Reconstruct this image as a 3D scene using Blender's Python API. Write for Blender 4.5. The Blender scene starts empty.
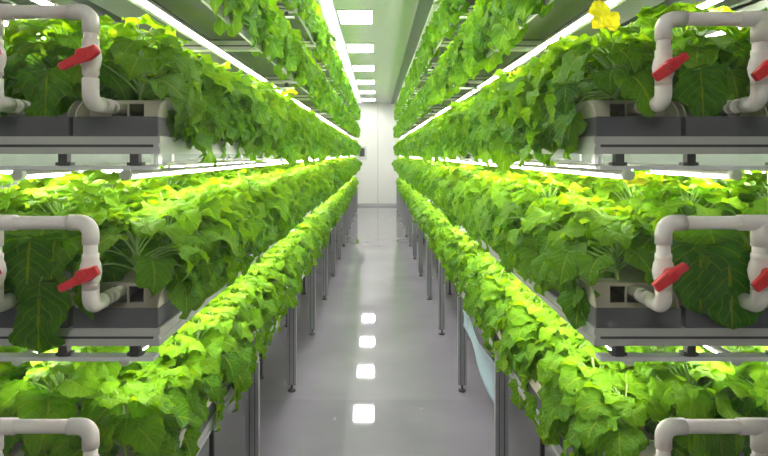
import bpy, math, random
import numpy as np
from mathutils import Vector, Matrix

PI = math.pi
S = bpy.context.scene
COL = S.collection
F = 560.0            # focal length in pixels of the 768 px wide frame
H = 1.6              # camera height
Z0 = 1.4             # near end of the racks (distance from camera along +Y)
BAY = 1.19
NB = 12
Y1 = Z0 + NB * BAY
TIERS = [0.64, 1.12, 1.60, 2.08, 2.56]
TOPF = 3.03
TIERN = ['lowest', 'second', 'third', 'fourth', 'top']
COLX = [0.655, 0.88, 1.15]
COLX0 = [0.682, 0.893, 1.15]
COLN = ['aisle-side', 'middle', 'outer']
ORD = ['first', 'second', 'third', 'fourth', 'fifth', 'sixth', 'seventh', 'eighth', 'ninth', 'tenth', 'eleventh',
       'twelfth', 'thirteenth', 'fourteenth', 'fifteenth', 'sixteenth', 'seventeenth', 'eighteenth', 'nineteenth', 'twentieth']

# ------------------------------------------------------------------ materials
def mat(name, color, rough=0.5, metal=0.0, spec=0.5, noise=None, bump=None, trans=0.0):
    m = bpy.data.materials.new(name); m.use_nodes = True
    nt = m.node_tree; b = nt.nodes['Principled BSDF']
    b.inputs['Base Color'].default_value = (*color, 1)
    b.inputs['Roughness'].default_value = rough
    b.inputs['Metallic'].default_value = metal
    b.inputs['Specular IOR Level'].default_value = spec
    if noise or bump:
        tc = nt.nodes.new('ShaderNodeTexCoord')
        n = nt.nodes.new('ShaderNodeTexNoise')
        n.inputs['Scale'].default_value = (noise or bump)[0]
        n.inputs['Detail'].default_value = 5
        nt.links.new(tc.outputs['Object'], n.inputs['Vector'])
    if noise:
        r = nt.nodes.new('ShaderNodeMix'); r.data_type = 'RGBA'
        k = noise[1]
        r.inputs['A'].default_value = (*[c * (1 - k) for c in color], 1)
        r.inputs['B'].default_value = (*[min(1, c * (1 + k)) for c in color], 1)
        nt.links.new(n.outputs['Fac'], r.inputs['Factor'])
        nt.links.new(r.outputs['Result'], b.inputs['Base Color'])
    if bump:
        bp = nt.nodes.new('ShaderNodeBump'); bp.inputs['Strength'].default_value = bump[1]
        bp.inputs['Distance'].default_value = 0.01
        nt.links.new(n.outputs['Fac'], bp.inputs['Height'])
        nt.links.new(bp.outputs['Normal'], b.inputs['Normal'])
    return m

def emis(name, color, strength):
    m = bpy.data.materials.new(name); m.use_nodes = True
    nt = m.node_tree; nt.nodes.clear()
    e = nt.nodes.new('ShaderNodeEmission'); o = nt.nodes.new('ShaderNodeOutputMaterial')
    e.inputs['Color'].default_value = (*color, 1); e.inputs['Strength'].default_value = strength
    nt.links.new(e.outputs[0], o.inputs[0])
    return m

def leaf_material(name, dark, light, tr, trf=0.48):
    m = bpy.data.materials.new(name); m.use_nodes = True
    nt = m.node_tree; nt.nodes.clear(); N = nt.nodes.new; L = nt.links.new
    out = N('ShaderNodeOutputMaterial')
    uv = N('ShaderNodeUVMap'); uv.uv_map = 'UVMap'
    sep = N('ShaderNodeSeparateXYZ'); L(uv.outputs[0], sep.inputs[0])
    def M(op, a, b=None, c=None):
        n = N('ShaderNodeMath'); n.operation = op
        for i, v in enumerate((a, b, c)):
            if v is None: continue
            if isinstance(v, (int, float)): n.inputs[i].default_value = v
            else: L(v, n.inputs[i])
        return n.outputs[0]
    u = sep.outputs[0]
    av = M('ABSOLUTE', M('SUBTRACT', sep.outputs[1], 0.5))          # 0 .. 0.5
    mid = M('SUBTRACT', 1.0, M('SMOOTH_MIN', M('MULTIPLY', av, 28.0), 1.0, 0.1))
    k = M('FRACT', M('MULTIPLY', M('SUBTRACT', u, M('MULTIPLY', av, 0.85)), 7.0))
    tri = M('ABSOLUTE', M('SUBTRACT', k, 0.5))                     # 0.5 at vein
    side = M('MAXIMUM', M('MULTIPLY', M('SUBTRACT', tri, 0.40), 10.0), 0.0)
    vein = M('MAXIMUM', mid, M('MULTIPLY', side, 0.6))
    at = N('ShaderNodeAttribute'); at.attribute_name = 'tint'
    oi = N('ShaderNodeObjectInfo')
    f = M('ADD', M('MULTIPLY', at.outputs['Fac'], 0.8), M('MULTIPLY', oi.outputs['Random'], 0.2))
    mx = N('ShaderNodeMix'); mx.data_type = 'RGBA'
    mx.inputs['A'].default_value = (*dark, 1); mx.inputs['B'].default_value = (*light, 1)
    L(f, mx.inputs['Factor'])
    mv = N('ShaderNodeMix'); mv.data_type = 'RGBA'
    mv.inputs['B'].default_value = (min(1, light[0] * 1.7), min(1, light[1] * 1.15), light[2] * 2.0, 1)
    L(M('MULTIPLY', vein, 0.62), mv.inputs['Factor']); L(mx.outputs['Result'], mv.inputs['A'])
    tc = N('ShaderNodeTexCoord')
    nz = N('ShaderNodeTexNoise'); nz.inputs['Scale'].default_value = 75; nz.inputs['Detail'].default_value = 2
    L(tc.outputs['Object'], nz.inputs['Vector'])
    bp = N('ShaderNodeBump'); bp.inputs['Strength'].default_value = 0.8; bp.inputs['Distance'].default_value = 0.012
    L(M('SUBTRACT', nz.outputs['Fac'], M('MULTIPLY', vein, 0.5)), bp.inputs['Height'])
    p = N('ShaderNodeBsdfPrincipled')
    p.inputs['Roughness'].default_value = 0.46
    p.inputs['Specular IOR Level'].default_value = 0.16
    L(mv.outputs['Result'], p.inputs['Base Color']); L(bp.outputs['Normal'], p.inputs['Normal'])
    t = N('ShaderNodeBsdfTranslucent')
    mt = N('ShaderNodeMix'); mt.data_type = 'RGBA'; mt.blend_type = 'MULTIPLY'; mt.inputs['Factor'].default_value = 1
    mt.inputs['B'].default_value = (*tr, 1)
    L(mv.outputs['Result'], mt.inputs['A']); L(mt.outputs['Result'], t.inputs['Color'])
    ms = N('ShaderNodeMixShader'); ms.inputs[0].default_value = trf
    L(p.outputs[0], ms.inputs[1]); L(t.outputs[0], ms.inputs[2]); L(ms.outputs[0], out.inputs[0])
    return m

def glass_material(name, tint, fres=1.5):
    m = bpy.data.materials.new(name); m.use_nodes = True
    nt = m.node_tree; nt.nodes.clear(); N = nt.nodes.new
    o = N('ShaderNodeOutputMaterial'); g = N('ShaderNodeBsdfGlossy'); t = N('ShaderNodeBsdfTransparent')
    f = N('ShaderNodeFresnel'); mx = N('ShaderNodeMixShader')
    g.inputs['Roughness'].default_value = 0.0
    t.inputs['Color'].default_value = (*tint, 1); f.inputs['IOR'].default_value = fres
    nt.links.new(f.outputs[0], mx.inputs[0]); nt.links.new(t.outputs[0], mx.inputs[1])
    nt.links.new(g.outputs[0], mx.inputs[2]); nt.links.new(mx.outputs[0], o.inputs[0])
    return m

M_ALU = mat('aluminium_profile', (0.54, 0.53, 0.51), 0.42, 0.3)
M_SLOT = mat('slot_shadow_groove', (0.05, 0.05, 0.05), 0.7)
M_LEG = mat('anodised_leg', (0.36, 0.36, 0.38), 0.40, 0.6)
M_DARK = mat('dark_metal', (0.045, 0.043, 0.043), 0.5, 0.2)
M_PVC = mat('white_pvc', (0.95, 0.88, 0.82), 0.32, 0, 0.5, noise=(14, 0.04))
M_PVC2 = mat('white_pvc_fitting', (0.96, 0.89, 0.83), 0.36)
M_RED = mat('red_plastic', (0.78, 0.02, 0.03), 0.38)
M_TRAY = mat('beige_tray', (0.55, 0.49, 0.40), 0.55, noise=(9, 0.06))
M_PANEL = mat('grey_end_panel', (0.085, 0.085, 0.095), 0.55, noise=(20, 0.08))
M_TUBE = emis('led_tube_light', (1.0, 0.93, 0.90), 40.0)
M_HOLD = mat('tube_end_socket', (0.8, 0.8, 0.8), 0.4)
M_CPAN = emis('ceiling_panel_light', (1.0, 0.98, 0.97), 30.0)
M_STRIP = emis('ceiling_glare_strip', (0.96, 0.99, 1.0), 0.75)  # weak glow that paints glare on the ceiling, no lamp
M_FRAME = mat('white_frame', (0.8, 0.8, 0.8), 0.4)
M_STEM = mat('pale_green_stem', (0.36, 0.55, 0.14), 0.5)
M_LEAF = leaf_material('leaf_green', (0.034, 0.20, 0.003), (0.30, 0.62, 0.012), (1.25, 1.0, 0.35))
M_YEL = leaf_material('leaf_yellow', (0.80, 0.72, 0.02), (0.95, 0.88, 0.04), (1.0, 0.95, 0.4))
M_BUD = M_STEM

# floor : glossy grey epoxy
M_FLOOR = bpy.data.materials.new('grey_epoxy_floor'); M_FLOOR.use_nodes = True
nt = M_FLOOR.node_tree; b = nt.nodes['Principled BSDF']
tc = nt.nodes.new('ShaderNodeTexCoord'); n1 = nt.nodes.new('ShaderNodeTexNoise')
n1.inputs['Scale'].default_value = 1.7; n1.inputs['Detail'].default_value = 6
nt.links.new(tc.outputs['Object'], n1.inputs['Vector'])
cr = nt.nodes.new('ShaderNodeValToRGB')
cr.color_ramp.elements[0].position = 0.35; cr.color_ramp.elements[0].color = (0.245, 0.224, 0.264, 1)
cr.color_ramp.elements[1].position = 0.68; cr.color_ramp.elements[1].color = (0.30, 0.276, 0.322, 1)
nt.links.new(n1.outputs['Fac'], cr.inputs['Fac'])
# pale scuffs and dried drips
n2 = nt.nodes.new('ShaderNodeTexNoise'); n2.inputs['Scale'].default_value = 9; n2.inputs['Detail'].default_value = 8
nt.links.new(tc.outputs['Object'], n2.inputs['Vector'])
c2 = nt.nodes.new('ShaderNodeValToRGB')
c2.color_ramp.elements[0].position = 0.71; c2.color_ramp.elements[0].color = (0, 0, 0, 1)
c2.color_ramp.elements[1].position = 0.76; c2.color_ramp.elements[1].color = (0.6, 0.6, 0.6, 1)
nt.links.new(n2.outputs['Fac'], c2.inputs['Fac'])
mx = nt.nodes.new('ShaderNodeMix'); mx.data_type = 'RGBA'
mx.inputs['B'].default_value = (0.7, 0.7, 0.7, 1)
nt.links.new(c2.outputs['Color'], mx.inputs['Factor']); nt.links.new(cr.outputs['Color'], mx.inputs['A'])
nt.links.new(mx.outputs['Result'], b.inputs['Base Color'])
b.inputs['Roughness'].default_value = 0.035
b.inputs['Specular IOR Level'].default_value = 0.6
M_CEIL = mat('ceiling_panel_paint', (0.86, 0.81, 0.88), 0.35, 0, 0.5)
M_WALL = mat('wall_paint', (0.74, 0.73, 0.70), 0.45, noise=(1.5, 0.02))
M_WALLS = mat('side_wall_paint', (0.30, 0.35, 0.31), 0.5)
M_DUCT = mat('grey_duct', (0.16, 0.18, 0.18), 0.5)
M_BASE = mat('baseboard_grey', (0.42, 0.41, 0.43), 0.5)
M_BOXG = mat('control_box_case', (0.55, 0.55, 0.55), 0.4)
M_SCR = mat('control_box_screen', (0.05, 0.055, 0.06), 0.2)
M_GLASS = glass_material('partition_glass', (0.985, 0.995, 0.985), 1.35)
M_GEDGE = mat('glass_joint_seal', (0.55, 0.68, 0.62), 0.25)
M_FILM = bpy.data.materials.new('plastic_film'); M_FILM.use_nodes = True
nt = M_FILM.node_tree; b = nt.nodes['Principled BSDF']
b.inputs['Base Color'].default_value = (0.40, 0.54, 0.60, 1); b.inputs['Roughness'].default_value = 0.25
b.inputs['Alpha'].default_value = 0.75

# ------------------------------------------------------------------ helpers
def setp(o, label=None, cat=None, group=None, kind=None):
    if label: o['label'] = label
    if cat: o['category'] = cat
    if group: o['group'] = group
    if kind: o['kind'] = kind
    return o

def empty(name, loc, rz=0.0):
    o = bpy.data.objects.new(name, None); COL.objects.link(o)
    o.location = loc; o.rotation_euler = (0, 0, rz); o.empty_display_size = 0.05
    return o

class MB:
    def __init__(s): s.v = []; s.f = []; s.sm = []
    def box(s, x0, x1, y0, y1, z0, z1):
        if x0 > x1: x0, x1 = x1, x0
        n = len(s.v)
        s.v += [(x0, y0, z0), (x1, y0, z0), (x1, y1, z0), (x0, y1, z0), (x0, y0, z1), (x1, y0, z1), (x1, y1, z1), (x0, y1, z1)]
        for q in ((0, 3, 2, 1), (4, 5, 6, 7), (0, 1, 5, 4), (1, 2, 6, 5), (2, 3, 7, 6), (3, 0, 4, 7)):
            s.f.append(tuple(n + i for i in q)); s.sm.append(False)
        return s
    def tube(s, pts, r, seg=12, caps=True):
        pts = [Vector(p) for p in pts]; rs = r if isinstance(r, (list, tuple)) else [r] * len(pts)
        up = None; rings = []
        for i, p in enumerate(pts):
            d = (pts[min(i + 1, len(pts) - 1)] - pts[max(i - 1, 0)]).normalized()
            if up is None:
                up = Vector((0, 0, 1)) if abs(d.z) < 0.9 else Vector((1, 0, 0))
            a = d.cross(up).normalized(); up = a.cross(d).normalized()
            n = len(s.v)
            for k in range(seg):
                t = 2 * PI * k / seg
                s.v.append(tuple(p + (a * math.cos(t) + up * math.sin(t)) * rs[i]))
            rings.append(n)
        for a, b in zip(rings, rings[1:]):
            for k in range(seg):
                s.f.append((a + k, a + (k + 1) % seg, b + (k + 1) % seg, b + k)); s.sm.append(True)
        if caps:
            s.f.append(tuple(rings[0] + k for k in range(seg - 1, -1, -1))); s.sm.append(False)
            s.f.append(tuple(rings[-1] + k for k in range(seg))); s.sm.append(False)
        return s
    def prism(s, poly, fn, a, b):
        """extrude a 2D polygon; fn(p, t) -> 3D"""
        n = len(s.v); m = len(poly)
        s.v += [fn(p, a) for p in poly] + [fn(p, b) for p in poly]
        s.f.append(tuple(n + i for i in range(m))); s.sm.append(False)
        s.f.append(tuple(n + m + i for i in range(m - 1, -1, -1))); s.sm.append(False)
        for i in range(m):
            j = (i + 1) % m
            s.f.append((n + j, n + i, n + m + i, n + m + j)); s.sm.append(False)
        return s
    def mesh(s, name, m):
        me = bpy.data.meshes.new(name); me.from_pydata(s.v, [], s.f)
        me.polygons.foreach_set('use_smooth', s.sm); me.materials.append(m); me.validate(); me.update()
        return me
    def build(s, name, m, parent=None, bevel=0):
        o = bpy.data.objects.new(name, s.mesh(name, m)); COL.objects.link(o)
        if bevel:
            import bmesh
            bm = bmesh.new(); bm.from_mesh(o.data)
            bmesh.ops.bevel(bm, geom=bm.edges[:], offset=bevel, segments=2, affect='EDGES', profile=0.6)
            bm.to_mesh(o.data); bm.free()
        if parent: o.parent = parent
        return o

def copy_tree(o, parent=None):
    c = o.copy(); COL.objects.link(c)
    if parent is not None: c.parent = parent
    for ch in CH.get(o.name, []): copy_tree(ch, c)
    return c
CH = {}
def reg(parent, *kids):
    CH.setdefault(parent.name, []).extend(kids)

def part(root, name, mb, m, **k):
    o = mb.build(name, m, root, **k); reg(root, o); return o

# ------------------------------------------------------------------ the room
XW = 2.35; YB = -1.6; YF = 17.3; ZC = 3.19
def struct(name, mb, m):
    return setp(mb.build(name, m), kind='structure')
struct('floor', MB().box(-XW, XW, YB, YF, -0.1, 0), M_FLOOR)
struct('ceiling', MB().box(-XW, XW, YB, YF, ZC, ZC + 0.1), M_CEIL)
struct('wall_left', MB().box(-XW - 0.1, -XW, YB, YF, 0, ZC), M_WALLS)
struct('wall_right', MB().box(XW, XW + 0.1, YB, YF, 0, ZC), M_WALLS)
struct('wall_back', MB().box(-XW, XW, YF, YF + 0.1, 0, ZC), M_WALL)
struct('wall_front', MB().box(-XW, XW, YB - 0.1, YB, 0, ZC), M_WALL)
struct('baseboard_back', MB().box(-XW, XW, YF - 0.02, YF, 0, 0.07), M_BASE)
struct('trim_1', MB().box(0.02, 0.035, YF - 0.004, YF, 0.07, ZC), M_BASE)
# wall panel joints on the side walls
tb = MB()
for k in range(14):
    tb.box(-XW, -XW + 0.012, 0.9 + k * 1.1, 0.96 + k * 1.1, 0, ZC)
struct('trim_2', tb, M_FRAME)
tb = MB()
for k in range(14):
    tb.box(XW - 0.012, XW, 0.9 + k * 1.1, 0.96 + k * 1.1, 0, ZC)
struct('trim_3', tb, M_FRAME)
# duct along the ceiling right of the aisle
du = empty('ceiling_duct', (0.50, (Z0 + YF) / 2, ZC))
setp(du, 'dark grey duct running along the ceiling above the right rack edge', 'duct')
hl = (YF - 0.02 - Z0) / 2
part(du, 'casing', MB().box(-0.075, 0.075, -hl, hl, -0.04, 0), M_DUCT)
part(du, 'flange', MB().box(-0.082, -0.075, -hl, hl, -0.045, 0), M_ALU)
# glowing strip added left on the ceiling to paint glare from the glass
sl = empty('ceiling_glare_strip', (-0.535, (Z0 + YF) / 2, ZC))
setp(sl, 'long white glare band painted as glow on the ceiling beside the left rack top', 'ceiling light')
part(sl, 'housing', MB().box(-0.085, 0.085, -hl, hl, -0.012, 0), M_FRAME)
part(sl, 'diffuser', MB().box(-0.075, 0.075, -hl + 0.02, hl - 0.02, -0.02, -0.012), M_STRIP)  # glowing face of the glare band, not a lamp part
# ceiling panels
cp = None
for i, y in enumerate([-1.0, 0.65, 2.6, 4.53, 6.46, 8.36, 10.3, 12.3, 14.25, 16.25]):
    if cp is None:
        cp = empty('ceiling_light', (-0.235, y, ZC))
        fr = MB()
        fr.box(-0.21, 0.19, -0.315, -0.30, -0.018, 0).box(-0.21, 0.19, 0.30, 0.315, -0.018, 0)
        fr.box(-0.21, -0.195, -0.30, 0.30, -0.018, 0).box(0.175, 0.19, -0.30, 0.30, -0.018, 0)
        part(cp, 'frame', fr, M_FRAME)
        part(cp, 'diffuser', MB().box(-0.195, 0.175, -0.30, 0.30, -0.014, 0), M_CPAN)
        o = cp
    else:
        o = copy_tree(cp); o.location = (-0.235, y, ZC)
    g = 'square ceiling light panels above the aisle'
    if i < 4:  # out of view; those near and behind the camera are added for front light
        setp(o, 'unseen square white ceiling light panel overhead, nearer than all panels in view', 'ceiling light', g)
    else:
        nm = ['nearest and largest visible', 'second nearest visible', 'third visible', 'fourth visible', 'fifth visible', 'farthest visible, by the end wall,'][i - 4]
        setp(o, f'{nm} square white light panel on ceiling above the aisle', 'ceiling light', g)
# control box on the end wall
cb = empty('control_box', (-0.45, YF, 1.42))
setp(cb, 'small grey control box with dark screen mounted on the far end wall', 'control box')
part(cb, 'case', MB().box(-0.16, 0.14, -0.06, 0, 0, 0.42), M_BOXG, bevel=0.006)
part(cb, 'screen', MB().box(-0.10, 0.07, -0.066, -0.06, 0.10, 0.36), M_SCR)
# glass partition between the camera and the racks
GY = 1.02
for i, (a, b_) in enumerate([(-XW, XW)]):
    struct('window_%d' % (i + 1), MB().box(a, b_, GY, GY + 0.008, 0.0, ZC), M_GLASS)

# ------------------------------------------------------------------ racks
def post_mb(xc, y, z0, z1, w=0.06, d=0.03, fc=1):
    """slotted aluminium profile"""
    m = MB(); h = w / 2
    m.box(xc - h, xc - h * 0.34, y - d / 2, y + d / 2, z0, z1)
    m.box(xc + h * 0.34, xc + h, y - d / 2, y + d / 2, z0, z1)
    return m

PITCH = 0.2
for sd in (-1, 1):
    sn = 'left' if sd < 0 else 'right'
    R = empty('growing_rack', (sd * 0.9, Z0, 0))
    setp(R, f'long five-tier aluminium plant rack standing on the {sn} side of the aisle', 'rack', 'two growing racks')
    O = Vector(R.location)
    def P(name, mb, m, par=R):
        mb.v = [(v[0] - O.x, v[1] - O.y, v[2] - O.z) for v in mb.v]
        o = mb.build(name, m); o.parent = par
        return o
    def bx(mb, x0, x1, *r):
        mb.box(sd * x0, sd * x1, *r)
    # front legs (aisle side), one pair of slotted uprights each
    for k in range(NB + 1):
        y = Z0 + k * BAY + (0.02 if k == 0 else 0)
        m = MB()
        bx(m, 0.545, 0.563, y - 0.015, y + 0.015, 0.045, TIERS[0]); bx(m, 0.587, 0.605, y - 0.015, y + 0.015, 0.045, TIERS[0])
        leg = P('leg', m, M_LEG)
        m = MB(); bx(m, 0.563, 0.587, y - 0.006, y + 0.006, 0.045, TIERS[0]); P('slot', m, M_LEG, leg)
        m = MB(); bx(m, 0.5605, 0.5635, y - 0.0155, y + 0.0155, 0.045, TIERS[0] - .002)
        bx(m, 0.5865, 0.5895, y - 0.0155, y + 0.0155, 0.045, TIERS[0] - .002); P('groove', m, M_DARK, leg)
        m = MB(); m.tube([(sd * 0.575, y, 0.018), (sd * 0.575, y, 0.046)], 0.007, 8)
        m.tube([(sd * 0.575, y, 0.0), (sd * 0.575, y, 0.010), (sd * 0.575, y, 0.018)], [0.026, 0.026, 0.012], 14)
        P('foot', m, M_DARK, leg)
        # tall inner post
        m = post_mb(sd * 1.02, y, 0.045, TOPF, 0.035, 0.035)
        m.box(sd * 1.02 - 0.008, sd * 1.02 + 0.008, y - 0.007, y + 0.007, 0.045, TOPF)
        m.tube([(sd * 1.02, y, 0.0), (sd * 1.02, y, 0.012), (sd * 1.02, y, 0.045)], [0.026, 0.024, 0.008], 12)
        P('post', m, M_LEG)
        if 0 < k:
            m = MB(); m.tube([(sd * 0.83, y + .22, 0.02), (sd * 0.83, y + .22, TIERS[0] + .044)], 0.013, 8)
            m.tube([(sd * 0.83, y + .22, 0), (sd * 0.83, y + .22, 0.02)], 0.022, 10)
            m.box(min(sd * .83, sd * .90), max(sd * .83, sd * .90), y + .205, y + .235, 0.20, 0.235)
            P('drain_pipe', m, M_DARK)
    # cross rails & long rails
    for ti, z in enumerate(TIERS):
        for k in range(NB + 1):
            y = Z0 + k * BAY
            m = MB(); y0 = y if k < NB else y - 0.04
            bx(m, 0.553, 1.27, y0 + 0.003, y0 + 0.037, z, z + 0.044)
            bx(m, 0.553, 1.27, y0, y0 + 0.003, z, z + 0.017); bx(m, 0.553, 1.27, y0, y0 + 0.003, z + 0.024, z + 0.044)
            cr_ = P('cross_rail', m, M_ALU)
            m = MB(); bx(m, 0.56, 1.265, y0 + 0.0015, y0 + 0.0031, z + 0.0165, z + 0.0245); P('slot', m, M_SLOT, cr_)
        for j, x in enumerate((0.543 if ti else 0.572, 0.768, 1.27)):
            m = MB()
            xa = x
            bx(m, xa, xa + 0.010, Z0 + (0.038 if j else 0), Y1, z, z + 0.017 if j == 0 else z + 0.04)
            bx(m, xa, xa + 0.010, Z0 + (0.038 if j else 0), Y1, z + 0.027, z + 0.044 if j == 0 else z + 0.043)
            if j == 0: bx(m, xa + 0.003, xa + 0.010, Z0, Y1, z + 0.017, z + 0.027)
            P('long_rail', m, M_ALU)
    # top light frame
    m = MB()
    for x in (0.543, 1.27): bx(m, x, x + 0.02, Z0, Y1, TOPF, TOPF + 0.035)
    P('top_rail', m, M_ALU)
    m = MB()
    for k in range(NB * 2 + 1):
        y = Z0 + k * BAY / 2 * (1 - 0.002)
        bx(m, 0.563, 1.27, y, y + 0.03, TOPF, TOPF + 0.03)
    P('top_cross_rail', m, M_ALU)
    # light carriers under each tier: thin strips across
    for ti, z in enumerate(TIERS[1:] + [TOPF]):
        for k in range(0, NB + 1, 2):
            y = Z0 + 0.012 + k * BAY * 0.995
            m = MB(); bx(m, 0.56, 1.26, y - 0.008, y + 0.026, z - 0.040, z - 0.030)
            c = P('light_carrier', m, M_HOLD)
            m = MB()
            for x in (0.60, 0.78, 1.0):
                bx(m, x, x + 0.022, y - 0.004, y + 0.016, z - 0.030, z)
                bx(m, x - 0.008, x + 0.030, y - 0.002, y + 0.020, z - 0.029, z - 0.021)
            P('clamp', m, M_DARK, c)

# ------------------------------------------------------------------ LED tubes
tl = 2 * BAY - 0.05
tube0 = empty('led_tube', (0, 0, 0))
def half(a0, a1, r_, n=6):
    return [(r_ * math.cos(a0 + (a1 - a0) * i / n), r_ * math.sin(a0 + (a1 - a0) * i / n)) for i in range(n + 1)]
tu = MB(); tu.prism(half(PI * 1.04, PI * 1.96, 0.0112), lambda p, t: (p[0], t, p[1]), -tl / 2 + 0.02, tl / 2 - 0.02)
part(tube0, 'diffuser', tu, M_TUBE)
tu = MB(); tu.prism(half(-PI * 0.04, PI * 1.04, 0.0117), lambda p, t: (p[0], t, p[1]), -tl / 2 + 0.02, tl / 2 - 0.02)
part(tube0, 'housing', tu, M_ALU)
eb = MB()
for s_ in (-1, 1): eb.tube([(0, s_ * (tl / 2 - 0.022), 0), (0, s_ * tl / 2, 0)], 0.0145, 8)
part(tube0, 'end_cap', eb, M_HOLD)
first = True
for sd in (-1, 1):
    for ti, z in enumerate(TIERS[1:] + [TOPF]):
        for ci, x in enumerate((0.652, 0.93, 1.20)):
            for k in range(NB // 2):
                o = tube0 if first else copy_tree(tube0)
                first = False
                o.location = (sd * x, Z0 + 0.02 + BAY * (2 * k + 1), z - 0.054)
                rk = 'left' if sd < 0 else 'right'
                setp(o, f'glowing white tube light, {ORD[k]} from near end, {COLN[ci]} row over {TIERN[ti]} tier, {rk} rack',
                     'tube light', f'tube lights over the plants of the {rk} rack')

# ------------------------------------------------------------------ growing channels
def make_channel(length, near):
    """built from local (0,0,0) = bottom centre of the near end, running +Y"""
    r = empty('growing_channel', (0, 0, 0))
    w = 0.105; t = 0.004; h = 0.096; lo = 0.049
    e = 0.068
    prof = [(0.0, 0), (e, 0), (e, h)]
    for k in range(1, 8):                      # curved cut of the side wall
        a = k / 7 * PI / 2
        prof.append((e - 0.060 * math.sin(a) - 0.006 * (k / 7), h - (h - lo) * (1 - math.cos(a))))
    prof.append((0.0, lo))
    b = MB()
    for s_ in (-1, 1):
        x0 = s_ * w
        b.prism(prof, lambda p, tt: (tt, p[0], p[1]), min(x0, x0 - s_ * t), max(x0, x0 - s_ * t))
    b.box(-w, w, 0, length, 0.001, t)
    for s_ in (-1, 1): b.box(s_ * w, s_ * (w - t), e, length, t, h)  # sides
    b.box(-w, w, length - t, length, t, h)
    b.box(-w + t, w - t, e, length - t, h - 0.008, h - 0.003)        # lid
    b.box(-w, -0.042, e - 0.001, e + 0.003, t, h + 0.001).box(0.042, w, e - 0.001, e + 0.003, t, h + 0.001)
    b.box(-0.042, 0.042, e - 0.001, e + 0.003, h - 0.006, h + 0.001).box(-0.003, 0.003, e - 0.001, e + 0.003, 0.045, h - 0.006)
    b.box(-0.042, 0.042, e - 0.001, e + 0.003, t, 0.045)
    part(r, 'trough', b, M_TRAY)
    part(r, 'end_panel', MB().box(-w - 0.001, w + 0.001, -0.004, 0, 0.0, lo + 0.001), M_PANEL)
    part(r, 'base_panel', MB().box(-w, w, 0, length, 0.0, 0.0012), M_PANEL)
    part(r, 'side_panel', MB().box(-w - 0.002, -w, 0, length, 0.002, lo).box(w, w + 0.002, 0, length, 0.002, lo), M_PANEL)
    b = MB()
    n = int(round(length / PITCH))
    for k in range(n):
        y = (k + 0.5) * length / n
        if y < e + 0.03: continue
        b.tube([(0, y, h - 0.003), (0, y, h + 0.003)], 0.028, 12)
    part(r, 'net_pot', b, M_DARK)
    return r
ch1 = make_channel(BAY - 0.035, True)
ch2 = make_channel(2 * BAY - 0.035, False)
u1 = u2 = False
for sd in (-1, 1):
    rk = 'left' if sd < 0 else 'right'
    for ti, z in enumerate(TIERS):
        for ci, x in enumerate(COLX if ti else COLX0):
            nb = NB if ci < 2 else NB // 2
            for k in range(nb):
                if ci < 2:
                    o = copy_tree(ch1) if u1 else ch1; u1 = True; y = Z0 + 0.006 + k * BAY
                else:
                    o = copy_tree(ch2) if u2 else ch2; u2 = True; y = Z0 + 0.006 + k * 2 * BAY
                o.location = (sd * x, y, z + 0.044)
                setp(o, f'grey growing channel, {ORD[k]} from near end, {COLN[ci]} line, {TIERN[ti]} shelf, {rk} rack',
                     'growing channel', f'growing channels of the {rk} rack')

# ------------------------------------------------------------------ water pipes with red valves
PY = 1.32
def arc(c, a, b, n=7):
    """quarter bend from c+a to c+b around corner point (a,b perpendicular offsets from the corner)"""
    c, a, b = Vector(c), Vector(a), Vector(b)
    pts = []
    for i in range(n + 1):
        t = i / n * PI / 2
        pts.append(c + a * (1 - math.sin(t)) + b * (1 - math.cos(t)))
    return pts

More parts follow.
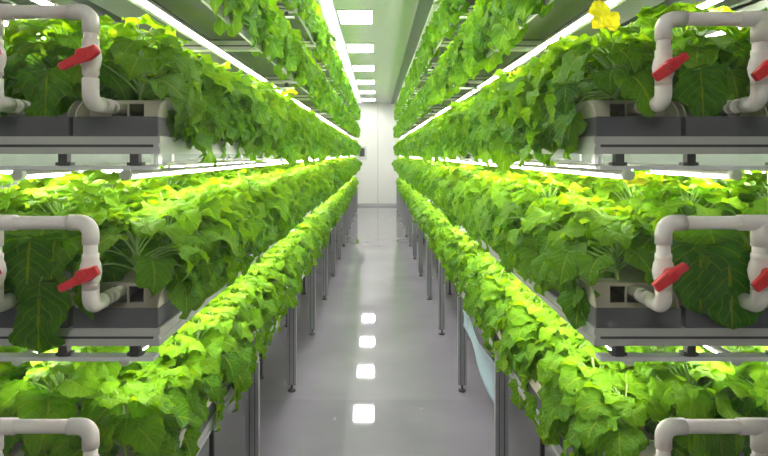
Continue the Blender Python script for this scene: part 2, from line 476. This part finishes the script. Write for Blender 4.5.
def pipe_rig(sd, ti, extra):
    z = TIERS[ti]
    rk = 'left' if sd < 0 else 'right'
    r = empty('water_pipe', (sd * 0.675, PY, z + 0.12))
    where = ['at the foot of the picture', 'at middle height', 'at the top of the picture'][ti]
    setp(r, f'white plastic pipe loop with red valves on {rk} rack, {where}', 'water pipe', 'white pipe loops at the rack ends')
    O = Vector(r.location)
    def Q(name, mb, m, par=r, **k):
        mb.v = [tuple(Vector(v) - O) for v in mb.v]
        o = mb.build(name, m, par, **k); return o
    zb = z + 0.12; zt = z + (0.335 if sd < 0 and ti == 2 else 0.318); zv = z + (0.228 if sd < 0 and ti == 2 else 0.203)
    R = 0.0160; RF = 0.0190
    rx = [sd * 0.675, sd * 0.902]
    # top run: outer coupling, runs on outwards past the frame
    m = MB(); m.tube([(rx[0] + sd * 0.05, PY, zt), (rx[1] + sd * 0.16, PY, zt)], R, 20); Q('pipe', m, M_PVC)
    m = MB()
    e1 = arc((rx[0], PY, zt), (0, 0, -0.026), (sd * 0.026, 0, 0), 9)
    m.tube([(rx[0], PY, zt - 0.050)] + e1 + [(rx[0] + sd * 0.050, PY, zt)], RF, 20); Q('elbow', m, M_PVC2)
    m = MB(); m.tube([(rx[1] - sd * 0.050, PY, zt), (rx[1] + sd * 0.05, PY, zt)], RF, 20)
    m.tube([(rx[1], PY, zt), (rx[1], PY, zt - 0.055)], RF, 20); Q('tee', m, M_PVC2)
    for i, x in enumerate(rx):
        m = MB(); m.tube([(x, PY, zb + 0.03), (x, PY, zt - 0.03)], R, 20); Q('pipe', m, M_PVC)
        # bottom elbow turning back into the channel
        m = MB()
        e2 = arc((x, PY, zb), (0, 0, 0.026), (0, 0.026, 0), 9)
        m.tube([(x, PY, zb + 0.058)] + e2 + [(x, PY + 0.055, zb)], RF, 20); Q('elbow', m, M_PVC2)
        m = MB(); m.tube([(x, PY + 0.05, zb), (x, PY + 0.17, zb)], R * 0.93, 20)
        m.tube([(x, PY + 0.078, zb), (x, PY + 0.092, zb)], R * 1.12, 20)
        m.tube([(x, PY + 0.108, zb), (x, PY + 0.118, zb)], R * 1.12, 20); Q('inlet', m, M_PVC)
        # ball valve
        m = MB()
        m.tube([(x, PY, zv - 0.042), (x, PY, zv - 0.030), (x, PY, zv - 0.028), (x, PY, zv - 0.018), (x, PY, zv), (x, PY, zv + 0.018),
                (x, PY, zv + 0.028), (x, PY, zv + 0.030), (x, PY, zv + 0.042)],
               [RF, RF, RF - 0.001, RF + 0.003, RF + 0.006, RF + 0.003, RF - 0.001, RF, RF], 20)
        m.tube([(x, PY, zv), (x, PY - 0.030, zv)], 0.013, 14)
        vb = Q('valve', m, M_PVC2)
        # lever
        if sd < 0: ang, a, b_ = math.radians(207), 0.028, 0.068
        else: ang, a, b_ = math.radians(216), 0.050, 0.040
        poly = [(-a, -0.0115), (-a * 0.4, -0.0135), (0.0, -0.016), (b_ * 0.45, -0.010), (b_ * 0.93, -0.0095), (b_, -0.005),
                (b_, 0.006), (b_ * 0.93, 0.0095), (b_ * 0.45, 0.010), (0.0, 0.015), (-a * 0.4, 0.0135), (-a, 0.0105)]
        if sd > 0: poly = [(-p[0], p[1]) for p in poly][::-1]; ang = math.radians(216); poly = [(p[0] , p[1]) for p in poly]
        ca, sa = math.cos(ang), math.sin(ang)
        m = MB()
        m.prism(poly, lambda p, t, x=x + (0.012 if sd < 0 else 0), ca=ca, sa=sa: (x + p[0] * ca - p[1] * sa, PY - 0.030 - t - 0.10 * abs(p[0]), zv + p[0] * sa + p[1] * ca), 0.0, 0.014)
        Q('lever', m, M_RED, vb, bevel=0.003)['label'] = 'red valve lever'
        m = MB().tube([(x, PY - 0.024, zv), (x, PY - 0.046, zv), (x, PY - 0.049, zv)], [0.0145, 0.0135, 0.009], 18)
        Q('lever_hub', m, M_RED, vb)['label'] = 'red round hub of the valve lever'
for sd in (-1, 1):
    for ti in range(3): pipe_rig(sd, ti, 0)

# ------------------------------------------------------------------ leaves
def leaf_grid(L, W, rng, nu, nv, droop, cup=0.12, teeth=0.075, tipp=0.60):
    """verts (nu+1)*(2nv+1) of one broad toothed leaf, x along, z up; plus uv"""
    u = np.linspace(0, 1, nu + 1); v = np.linspace(-1, 1, 2 * nv + 1)
    U, V = np.meshgrid(u, v, indexing='ij')
    w = np.sin(PI * np.clip(U, 0, 1) ** 0.62) ** tipp
    ph = rng.uniform(0, 6)
    w = w * (1 + 0.06 * np.sin(U * 13 + ph))
    if teeth:
        tt = np.where(np.arange(nu + 1) % 2 == 0, 1 + teeth, 1 - teeth)[:, None]
        w = w * (1 + (tt - 1) * (np.abs(V) > 0.95))
    y = V * w * W * 0.5
    back = 0.26 * (np.abs(V) ** 1.3) * np.clip(1 - U * 1.8, 0, 1) * np.minimum(1, U * 9)
    s = np.clip(U, 0, 1) - back
    s[0, :] = 0
    y[0, :] = 0
    th = droop * np.clip(s, 0, 1) ** 1.1
    a = droop * 0.5
    xs = L * s * np.cos(th * 0.5); zs = -L * s * np.sin(th * 0.5)
    q1, q2, q3 = rng.uniform(0, 6, 3)
    z = zs + cup * np.abs(y) * (1 - 0.6 * U) \
        + 0.105 * L * np.sin(U * 12 + q1 + V * 0.8) * V ** 2 + 0.045 * L * np.sin(V * 5 + U * 6 + q2) * np.abs(V) \
        + 0.042 * L * np.sin(U * 21 + q3) * np.sin(V * 8)
    P_ = np.stack([xs, y, z], -1).reshape(-1, 3)
    UV = np.stack([U, V * 0.5 + 0.5], -1).reshape(-1, 2)
    return P_, UV

def leaf_faces(nu, nv):
    c = 2 * nv + 1
    i, j = np.meshgrid(np.arange(nu), np.arange(c - 1), indexing='ij')
    a = (i * c + j).ravel()
    return np.stack([a, a + c, a + c + 1, a + 1], -1)

def rotm(az, pitch, roll):
    return np.array(Matrix.Rotation(az, 3, 'Z') @ Matrix.Rotation(-pitch, 3, 'Y') @ Matrix.Rotation(roll, 3, 'X'))

def petiole(p0, p1, r, n=3, seg=4, sag=0.012):
    pts = []
    p0 = np.array(p0); p1 = np.array(p1)
    for i in range(n + 1):
        t = i / n
        p = p0 * (1 - t) + p1 * t; p[2] += math.sin(PI * t) * sag
        pts.append(p)
    m = MB(); m.tube([tuple(p) for p in pts], [r * (1 - 0.35 * i / n) for i in range(n + 1)], seg, caps=False)
    return m

def gen_plant(seed, kind, nu, nv, stems=True, nleaf=28, hs=1.15, spread=1.0, drops=8, dx_=1.2, hmin=-0.09, flat=0, pseg=4):
    """returns dict of arrays. local +X is the aisle direction for kind 'edge'"""
    rng = np.random.default_rng(seed)
    V, UV, T = [], [], []
    sm = MB()
    fc = leaf_faces(nu, nv); per = (nu + 1) * (2 * nv + 1); Fa = []
    def add(base, L, W, az, pitch, roll, droop, tint, cup=0.12):
        P_, u_ = leaf_grid(L, W, rng, nu, nv, droop, cup)
        R_ = rotm(az, pitch, roll)
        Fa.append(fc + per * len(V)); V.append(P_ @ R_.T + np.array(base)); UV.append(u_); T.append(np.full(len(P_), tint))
    jx = rng.uniform(-0.015, 0.015, 2)
    top = 0.15 * hs
    if stems: sm.tube([(0, 0, -0.005), (jx[0], jx[1], top * 0.5), (jx[0] * 2, jx[1] * 2, top)], [0.006, 0.005, 0.004], 5, caps=False)
    a0 = rng.uniform(0, 6.28)
    for i in range(nleaf):
        t = i / (nleaf - 1)
        az = a0 + i * 2.39996 + rng.uniform(-0.3, 0.3)
        hb = (0.02 + 0.12 * t) * hs
        pl = (0.145 - 0.07 * t) * rng.uniform(0.8, 1.2)
        el = math.radians(22 + 50 * t + rng.uniform(-10, 10))
        px = pl * math.cos(el) * spread; pz = pl * math.sin(el) * hs
        if kind == 'edge' and math.cos(az) < -0.3: pz *= 1.15
        base = (px * math.cos(az) + jx[0] * t * 2, px * math.sin(az) + jx[1] * t * 2, hb + pz)
        L = (0.122 - 0.048 * t) * rng.uniform(0.75, 1.25)
        pitch = math.radians(-22 + flat + (42 - flat) * t ** 1.5 + rng.uniform(-18, 16))
        add(base, L, L * rng.uniform(0.92, 1.12), az + rng.uniform(-0.35, 0.35), pitch, rng.uniform(-0.4, 0.4),
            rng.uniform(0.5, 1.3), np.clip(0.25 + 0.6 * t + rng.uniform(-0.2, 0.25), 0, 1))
        if stems:
            q = petiole((0, 0, hb), base, 0.0028, 3, pseg)
            n = len(sm.v); sm.v += q.v; sm.f += [tuple(k + n for k in f) for f in q.f]; sm.sm += q.sm
    if kind == 'edge':
        for i in range(drops):
            az = rng.uniform(-1.0, 1.0) if drops > 1 else 0
            az = -1.0 + 2.0 * (i + rng.uniform(0.2, 0.8)) / drops
            rr = rng.uniform(0.10, 0.135); hb = rng.uniform(hmin, 0.10)
            base = (rr * (0.35 + 0.65 * math.cos(az)) * dx_, rr * math.sin(az) * 1.2, hb)
            L = rng.uniform(0.085, 0.135)
            add(base, L, L * rng.uniform(0.92, 1.1), az, math.radians(rng.uniform(-84, -50)), rng.uniform(-0.3, 0.3),
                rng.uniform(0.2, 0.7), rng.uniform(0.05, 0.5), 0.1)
            if stems:
                q = petiole((0, 0, 0.02), base, 0.0028, 3, pseg, 0.03)
                n = len(sm.v); sm.v += q.v; sm.f += [tuple(k + n for k in f) for f in q.f]; sm.sm += q.sm
    return dict(v=np.concatenate(V), uv=np.concatenate(UV), t=np.concatenate(T), f=np.concatenate(Fa), stem=sm)

def quads_mesh(name, v, f, uv, tint, mats, matidx=None):
    me = bpy.data.meshes.new(name)
    nf = len(f)
    me.vertices.add(len(v)); me.vertices.foreach_set('co', v.astype(np.float32).ravel())
    me.loops.add(nf * 4); me.loops.foreach_set('vertex_index', f.astype(np.int32).ravel())
    me.polygons.add(nf); me.polygons.foreach_set('loop_start', np.arange(0, nf * 4, 4, dtype=np.int32))
    me.polygons.foreach_set('use_smooth', np.ones(nf, dtype=bool))
    if matidx is not None: me.polygons.foreach_set('material_index', matidx.astype(np.int32))
    l = me.uv_layers.new(name='UVMap'); l.data.foreach_set('uv', uv[f.ravel()].astype(np.float32).ravel())
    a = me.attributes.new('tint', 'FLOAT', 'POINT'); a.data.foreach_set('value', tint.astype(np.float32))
    for m in mats: me.materials.append(m)
    me.update(calc_edges=True)
    return me

# near, individually built plants: variants with shared meshes
VAR = {}
def variant(key, seed, **k):
    d = gen_plant(seed, key[0], 12, 4, True, **k)
    fo = quads_mesh('foliage', d['v'], d['f'], d['uv'], d['t'], [M_LEAF])
    st = d['stem'].mesh('stem', M_STEM)
    VAR.setdefault(key, []).append((fo, st))
for i in range(6): variant(('edge', 'hi'), 10 + i, drops=14, hs=1.0)
for i in range(4): variant(('edge', 'cap'), 90 + i, drops=3, hmin=0.04, dx_=0.95, spread=0.9)
for i in range(5): variant(('edge', 'mid'), 70 + i, drops=11, hmin=-0.03, hs=1.0)
for i in range(5): variant(('edge', 'lo'), 30 + i, drops=10, spread=0.9, dx_=0.9, hs=0.92, hmin=-0.11, flat=12)
for i in range(6): variant(('inner', 'hi'), 50 + i)

rnd = random.Random(4)
sites = []
for sd in (-1, 1):
    for ti, z in enumerate(TIERS):
        for ci, x in enumerate(COLX if ti else COLX0):
            n = int((Y1 - Z0) / PITCH)
            for k in range(n):
                y = Z0 + 0.13 + (k) * PITCH + rnd.uniform(-0.02, 0.02)
                if y > Y1 - 0.1: continue
                px = 377 + F * sd * x / y; py = 154 - F * (z + 0.3 - H) / y
                m = 0.26 * F / y
                vis = -m < px < 768 + m and -m < py < 456 + m
                size = 1 / y * (1.0, 0.62, 0.42)[ci]
                if ti >= 3: size *= (1, 0.6, 0.3)[ci]
                sites.append([sd, ti, ci, k, sd * x, y, z + 0.044 + 0.096, vis, size])
order = sorted([s for s in sites if s[7]], key=lambda s: -s[8])
near = order[:300]
nearset = set(id(s) for s in near)
used_var = {}
PLANT = {}
for s in near:
    sd, ti, ci, k, x, y, z, vis, size = s
    key = ('inner', 'hi') if ci and k else ('edge', ('lo', 'mid', 'hi', 'hi', 'hi')[ti])
    if k == 0 and ci: key = ('edge', 'cap'); y += 0.06
    vs = VAR[key]; vi = rnd.randrange(len(vs))
    if (key, vi) not in used_var:
        r = bpy.data.objects.new('leafy_plant', None); COL.objects.link(r)
        fo = bpy.data.objects.new('foliage', vs[vi][0]); COL.objects.link(fo); fo.parent = r
        st = bpy.data.objects.new('stem', vs[vi][1]); COL.objects.link(st); st.parent = r
        reg(r, fo, st); used_var[(key, vi)] = r
    else:
        r = copy_tree(used_var[(key, vi)])
    r.location = (x, y, z)
    if ci: rz = rnd.uniform(0, 2 * PI); sc = rnd.uniform(0.95, 1.1)
    else: rz = (0 if sd < 0 else PI) + rnd.uniform(-0.35, 0.35); sc = rnd.uniform(0.88, 1.04)
    if k == 0 and ci: rz = -PI / 2 + rnd.uniform(-0.3, 0.3)
    if k == 0 and not ci: rz = 0.45 if sd < 0 else PI - 0.45
    if ci == 0 and ti == 0: sc *= 0.93
    r.rotation_euler = (0, 0, rz); r.scale = (sc, sc, sc * rnd.uniform(0.92, 1.06))
    rk = 'left' if sd < 0 else 'right'
    setp(r, f'leafy green plant, {ORD[k] if k < 20 else "far"} from near end, {COLN[ci]} channel, {TIERN[ti]} shelf, {rk} rack',
         'plant', 'leafy plants growing on the two racks')
    PLANT[(sd, ti, ci, k)] = r

# remaining plants, farther away: one object
far = [s for s in sites if id(s) not in nearset and not (s[2] == 2 and s[5] > 9)]
lib = {}
def lo_var(key, seed, nu, nv, lod, **k):
    d = gen_plant(seed, key[0], nu, nv, lod == 0, pseg=3, **k)
    lib.setdefault((key, lod), []).append(d)
for lod, (nu, nv) in enumerate(((7, 2), (5, 1))):
    for i in range(6): lo_var(('edge', 'hi'), 110 + i, nu, nv, lod, drops=13, hs=1.0)
    for i in range(6): lo_var(('edge', 'mid'), 170 + i, nu, nv, lod, drops=9, hmin=-0.03)
    for i in range(6): lo_var(('edge', 'lo'), 130 + i, nu, nv, lod, drops=10, spread=0.9, dx_=0.9, hs=0.92, hmin=-0.11, flat=12)
    for i in range(6): lo_var(('inner', 'hi'), 150 + i, nu, nv, lod, nleaf=24)
Vs, Fs, UVs, Ts, Ms = [], [], [], [], []
off = 0
for s in far:
    sd, ti, ci, k, x, y, z, vis, size = s
    key = ('inner', 'hi') if ci else ('edge', ('lo', 'mid', 'hi', 'hi', 'hi')[ti])
    lod = 0 if y < 5 and vis else 1
    d = rnd.choice(lib[(key, lod)])
    if ci: rz = rnd.uniform(0, 2 * PI); sc = rnd.uniform(0.95, 1.1)
    else: rz = (0 if sd < 0 else PI) + rnd.uniform(-0.35, 0.35); sc = rnd.uniform(0.88, 1.04)
    if ci == 0 and ti == 0: sc *= 0.93
    c, sn = math.cos(rz), math.sin(rz)
    Rz = np.array([[c, -sn, 0], [sn, c, 0], [0, 0, 1]])
    def put(v, f, uv, t, mi):
        global off
        Vs.append((v * sc) @ Rz.T + np.array([x, y, z])); Fs.append(f + off); UVs.append(uv); Ts.append(t)
        Ms.append(np.full(len(f), mi)); off += len(v)
    put(d['v'], d['f'], d['uv'], d['t'], 0)
    if lod == 0:
        sv = np.array(d['stem'].v); sf = np.array(d['stem'].f)
        put(sv, sf, np.zeros((len(sv), 2)), np.zeros(len(sv)), 1)
me = quads_mesh('distant_leafy_plants', np.concatenate(Vs), np.concatenate(Fs), np.concatenate(UVs), np.concatenate(Ts),
                [M_LEAF, M_STEM], np.concatenate(Ms))
o = bpy.data.objects.new('leafy_plants', me); COL.objects.link(o)
setp(o, 'dense rows of small distant leafy green plants filling both racks towards the end wall', 'plants', 'leafy plants growing on the two racks', 'stuff')
print('plants', len(near), 'far', len(far), 'faces', len(me.polygons))

# ------------------------------------------------------------------ special leaves: hanging over the channel ends, and yellow ones
def world_leaf(name, parent, base, L, W, az, pitch, roll, droop, m, tint, seed, label=None, stem_to=None, cup=0.1):
    rng = np.random.default_rng(seed)
    P_, uv = leaf_grid(L, W, rng, 16, 6, droop, cup, 0.04, 0.44)
    v = P_ @ rotm(az, pitch, roll).T
    me = quads_mesh(name, v, leaf_faces(16, 6), uv, np.full(len(v), tint), [m])
    o = bpy.data.objects.new(name, me); COL.objects.link(o)
    o.parent = parent
    bpy.context.view_layer.update()
    inv = parent.matrix_world.inverted()
    o.matrix_local = inv @ Matrix.Translation(Vector(base))
    if label: o['label'] = label
    if stem_to:
        q = petiole((0, 0, 0), tuple(Vector(stem_to) - Vector(base)), 0.003, 5, 6, 0.02)
        s_ = q.build('leaf_stalk', M_STEM); s_.parent = o
    return o
D = math.radians
def W3(px, py, y): return ((px - 377) * y / F, y, H + (154 - py) * y / F)
def gp(sd, ti, ci, k): return PLANT.get((sd, ti, ci, k)) or PLANT[(sd, ti, 0, k)]
hl_ = 'large leaf hanging over the channel end, backlit shade painted dark green'  # low tint on these leaves puts backlit shade into their green
# left rack, second shelf
p = gp(-1, 1, 1, 0); st = (-0.86, 1.50, 1.30)
world_leaf('hanging_leaf', p, W3(40, 282, 1.385), 0.175, 0.175, D(-95), D(-84), 0.1, 0.15, M_LEAF, 0.05, 1, hl_, st)
world_leaf('hanging_leaf', p, W3(30, 238, 1.40), 0.16, 0.15, D(-80), D(-80), -0.1, 0.15, M_LEAF, 0.05, 2, hl_, st)
world_leaf('hanging_leaf', p, W3(55, 240, 1.41), 0.16, 0.15, D(-100), D(-78), 0.2, 0.2, M_LEAF, 0.1, 3, hl_, st)
# right rack, second shelf
p = gp(1, 1, 1, 0); st = (0.85, 1.50, 1.30)
world_leaf('hanging_leaf', p, W3(728, 255, 1.385), 0.18, 0.18, D(-90), D(-82), 0.1, 0.1, M_LEAF, 0.05, 4, hl_, st)
world_leaf('hanging_leaf', p, W3(700, 245, 1.40), 0.17, 0.16, D(-110), D(-78), -0.2, 0.2, M_LEAF, 0.05, 5, hl_, st)
world_leaf('hanging_leaf', p, W3(710, 228, 1.42), 0.15, 0.13, D(-70), D(-70), 0.2, 0.3, M_LEAF, 0.15, 6, hl_, st)
# left & right, third shelf
p = gp(-1, 2, 1, 0)
world_leaf('hanging_leaf', p, W3(48, 70, 1.42), 0.14, 0.13, D(-95), D(-80), 0.1, 0.2, M_LEAF, 0.05, 7, hl_, (-0.86, 1.5, 1.78))
p = gp(1, 2, 1, 0)
world_leaf('hanging_leaf', p, W3(700, 70, 1.42), 0.14, 0.13, D(-85), D(-80), 0.1, 0.2, M_LEAF, 0.05, 8, hl_, (0.86, 1.5, 1.78))
# yellow leaves
def yl(key, px, py, y, L, az, pitch, seed, W=None):
    p = gp(*key); b0 = W3(px, py, y)
    world_leaf('yellow_leaf', p, b0, L, W or L * 0.9, az, pitch, 0.2, 0.5, M_YEL, 0.6, seed, 'yellowed leaf', tuple(p.location + Vector((0, 0, 0.12))))
yl((1, 2, 0, 0), 605, 27, 1.42, 0.085, D(90), D(78), 21)
yl((1, 2, 0, 4), 514, 74, 2.45, 0.105, D(0), D(15), 22)
yl((1, 2, 0, 5), 498, 84, 2.7, 0.06, D(0), D(10), 23)
yl((-1, 2, 0, 5), 296, 92, 2.75, 0.075, D(180), D(5), 24)
yl((1, 1, 1, 1), 628, 184, 1.75, 0.08, D(0), D(20), 25)
yl((1, 1, 0, 2), 570, 190, 2.0, 0.075, D(0), D(15), 26)
yl((-1, 1, 1, 1), 88, 182, 1.8, 0.08, D(170), D(10), 27)
yl((1, 2, 0, 2), 548, 92, 2.0, 0.075, D(0), D(10), 28)
yl((-1, 2, 0, 2), 205, 60, 2.1, 0.08, D(180), D(5), 29)

# ------------------------------------------------------------------ plastic film hanging below the right rack's lowest shelf
nu, nv = 14, 8
V = []; uvs = []
for i in range(nu + 1):
    t = i / nu
    for j in range(nv + 1):
        q = j / nv
        y = 3.48 - q * 0.86
        drop = 0.10 + 0.14 * q
        V.append((0.530 + 0.04 * math.sin(t * 2.6) * (0.3 + q) + 0.012 * math.sin(q * 7), y, TIERS[0] - 0.004 - t * drop))
        uvs.append((t, q))
V = np.array(V); c = nv + 1
i, j = np.meshgrid(np.arange(nu), np.arange(nv), indexing='ij'); a = (i * c + j).ravel()
fm = quads_mesh('plastic_film', V - np.array([0.57, 2.9, 0.5]), np.stack([a, a + c, a + c + 1, a + 1], -1), np.array(uvs), np.zeros(len(V)), [M_FILM])
fo = bpy.data.objects.new('plastic_film', fm); COL.objects.link(fo); fo.location = (0.57, 2.9, 0.5)
so = fo.modifiers.new('t', 'SOLIDIFY'); so.thickness = 0.002
setp(fo, 'pale blue translucent plastic film hanging below the lowest shelf of the right rack', 'plastic sheet')

# ------------------------------------------------------------------ world, camera, colour
w = bpy.data.worlds.new('world'); S.world = w; w.use_nodes = True
w.node_tree.nodes['Background'].inputs[0].default_value = (0.8, 0.85, 0.9, 1)
w.node_tree.nodes['Background'].inputs[1].default_value = 0.3
cam = bpy.data.cameras.new('camera'); co = bpy.data.objects.new('camera', cam); COL.objects.link(co)
co.location = (0, 0, H); co.rotation_euler = (PI / 2, 0, 0)
cam.sensor_width = 36; cam.sensor_fit = 'HORIZONTAL'; cam.lens = F / 768 * 36
cam.shift_x = (384 - 377) / 768; cam.shift_y = -(228 - 154) / 768
cam.clip_start = 0.05
S.camera = co
S.view_settings.view_transform = 'Standard'
S.view_settings.look = 'None'
S.view_settings.exposure = 0.75
S.view_settings.gamma = 1
S.view_settings.use_curve_mapping = False
cy = S.cycles
cy.max_bounces = 8; cy.diffuse_bounces = 4; cy.glossy_bounces = 4; cy.transmission_bounces = 6; cy.transparent_max_bounces = 12
cy.caustics_reflective = False; cy.caustics_refractive = False
cy.sample_clamp_indirect = 6
cy.use_denoising = True
cy.use_light_tree = True
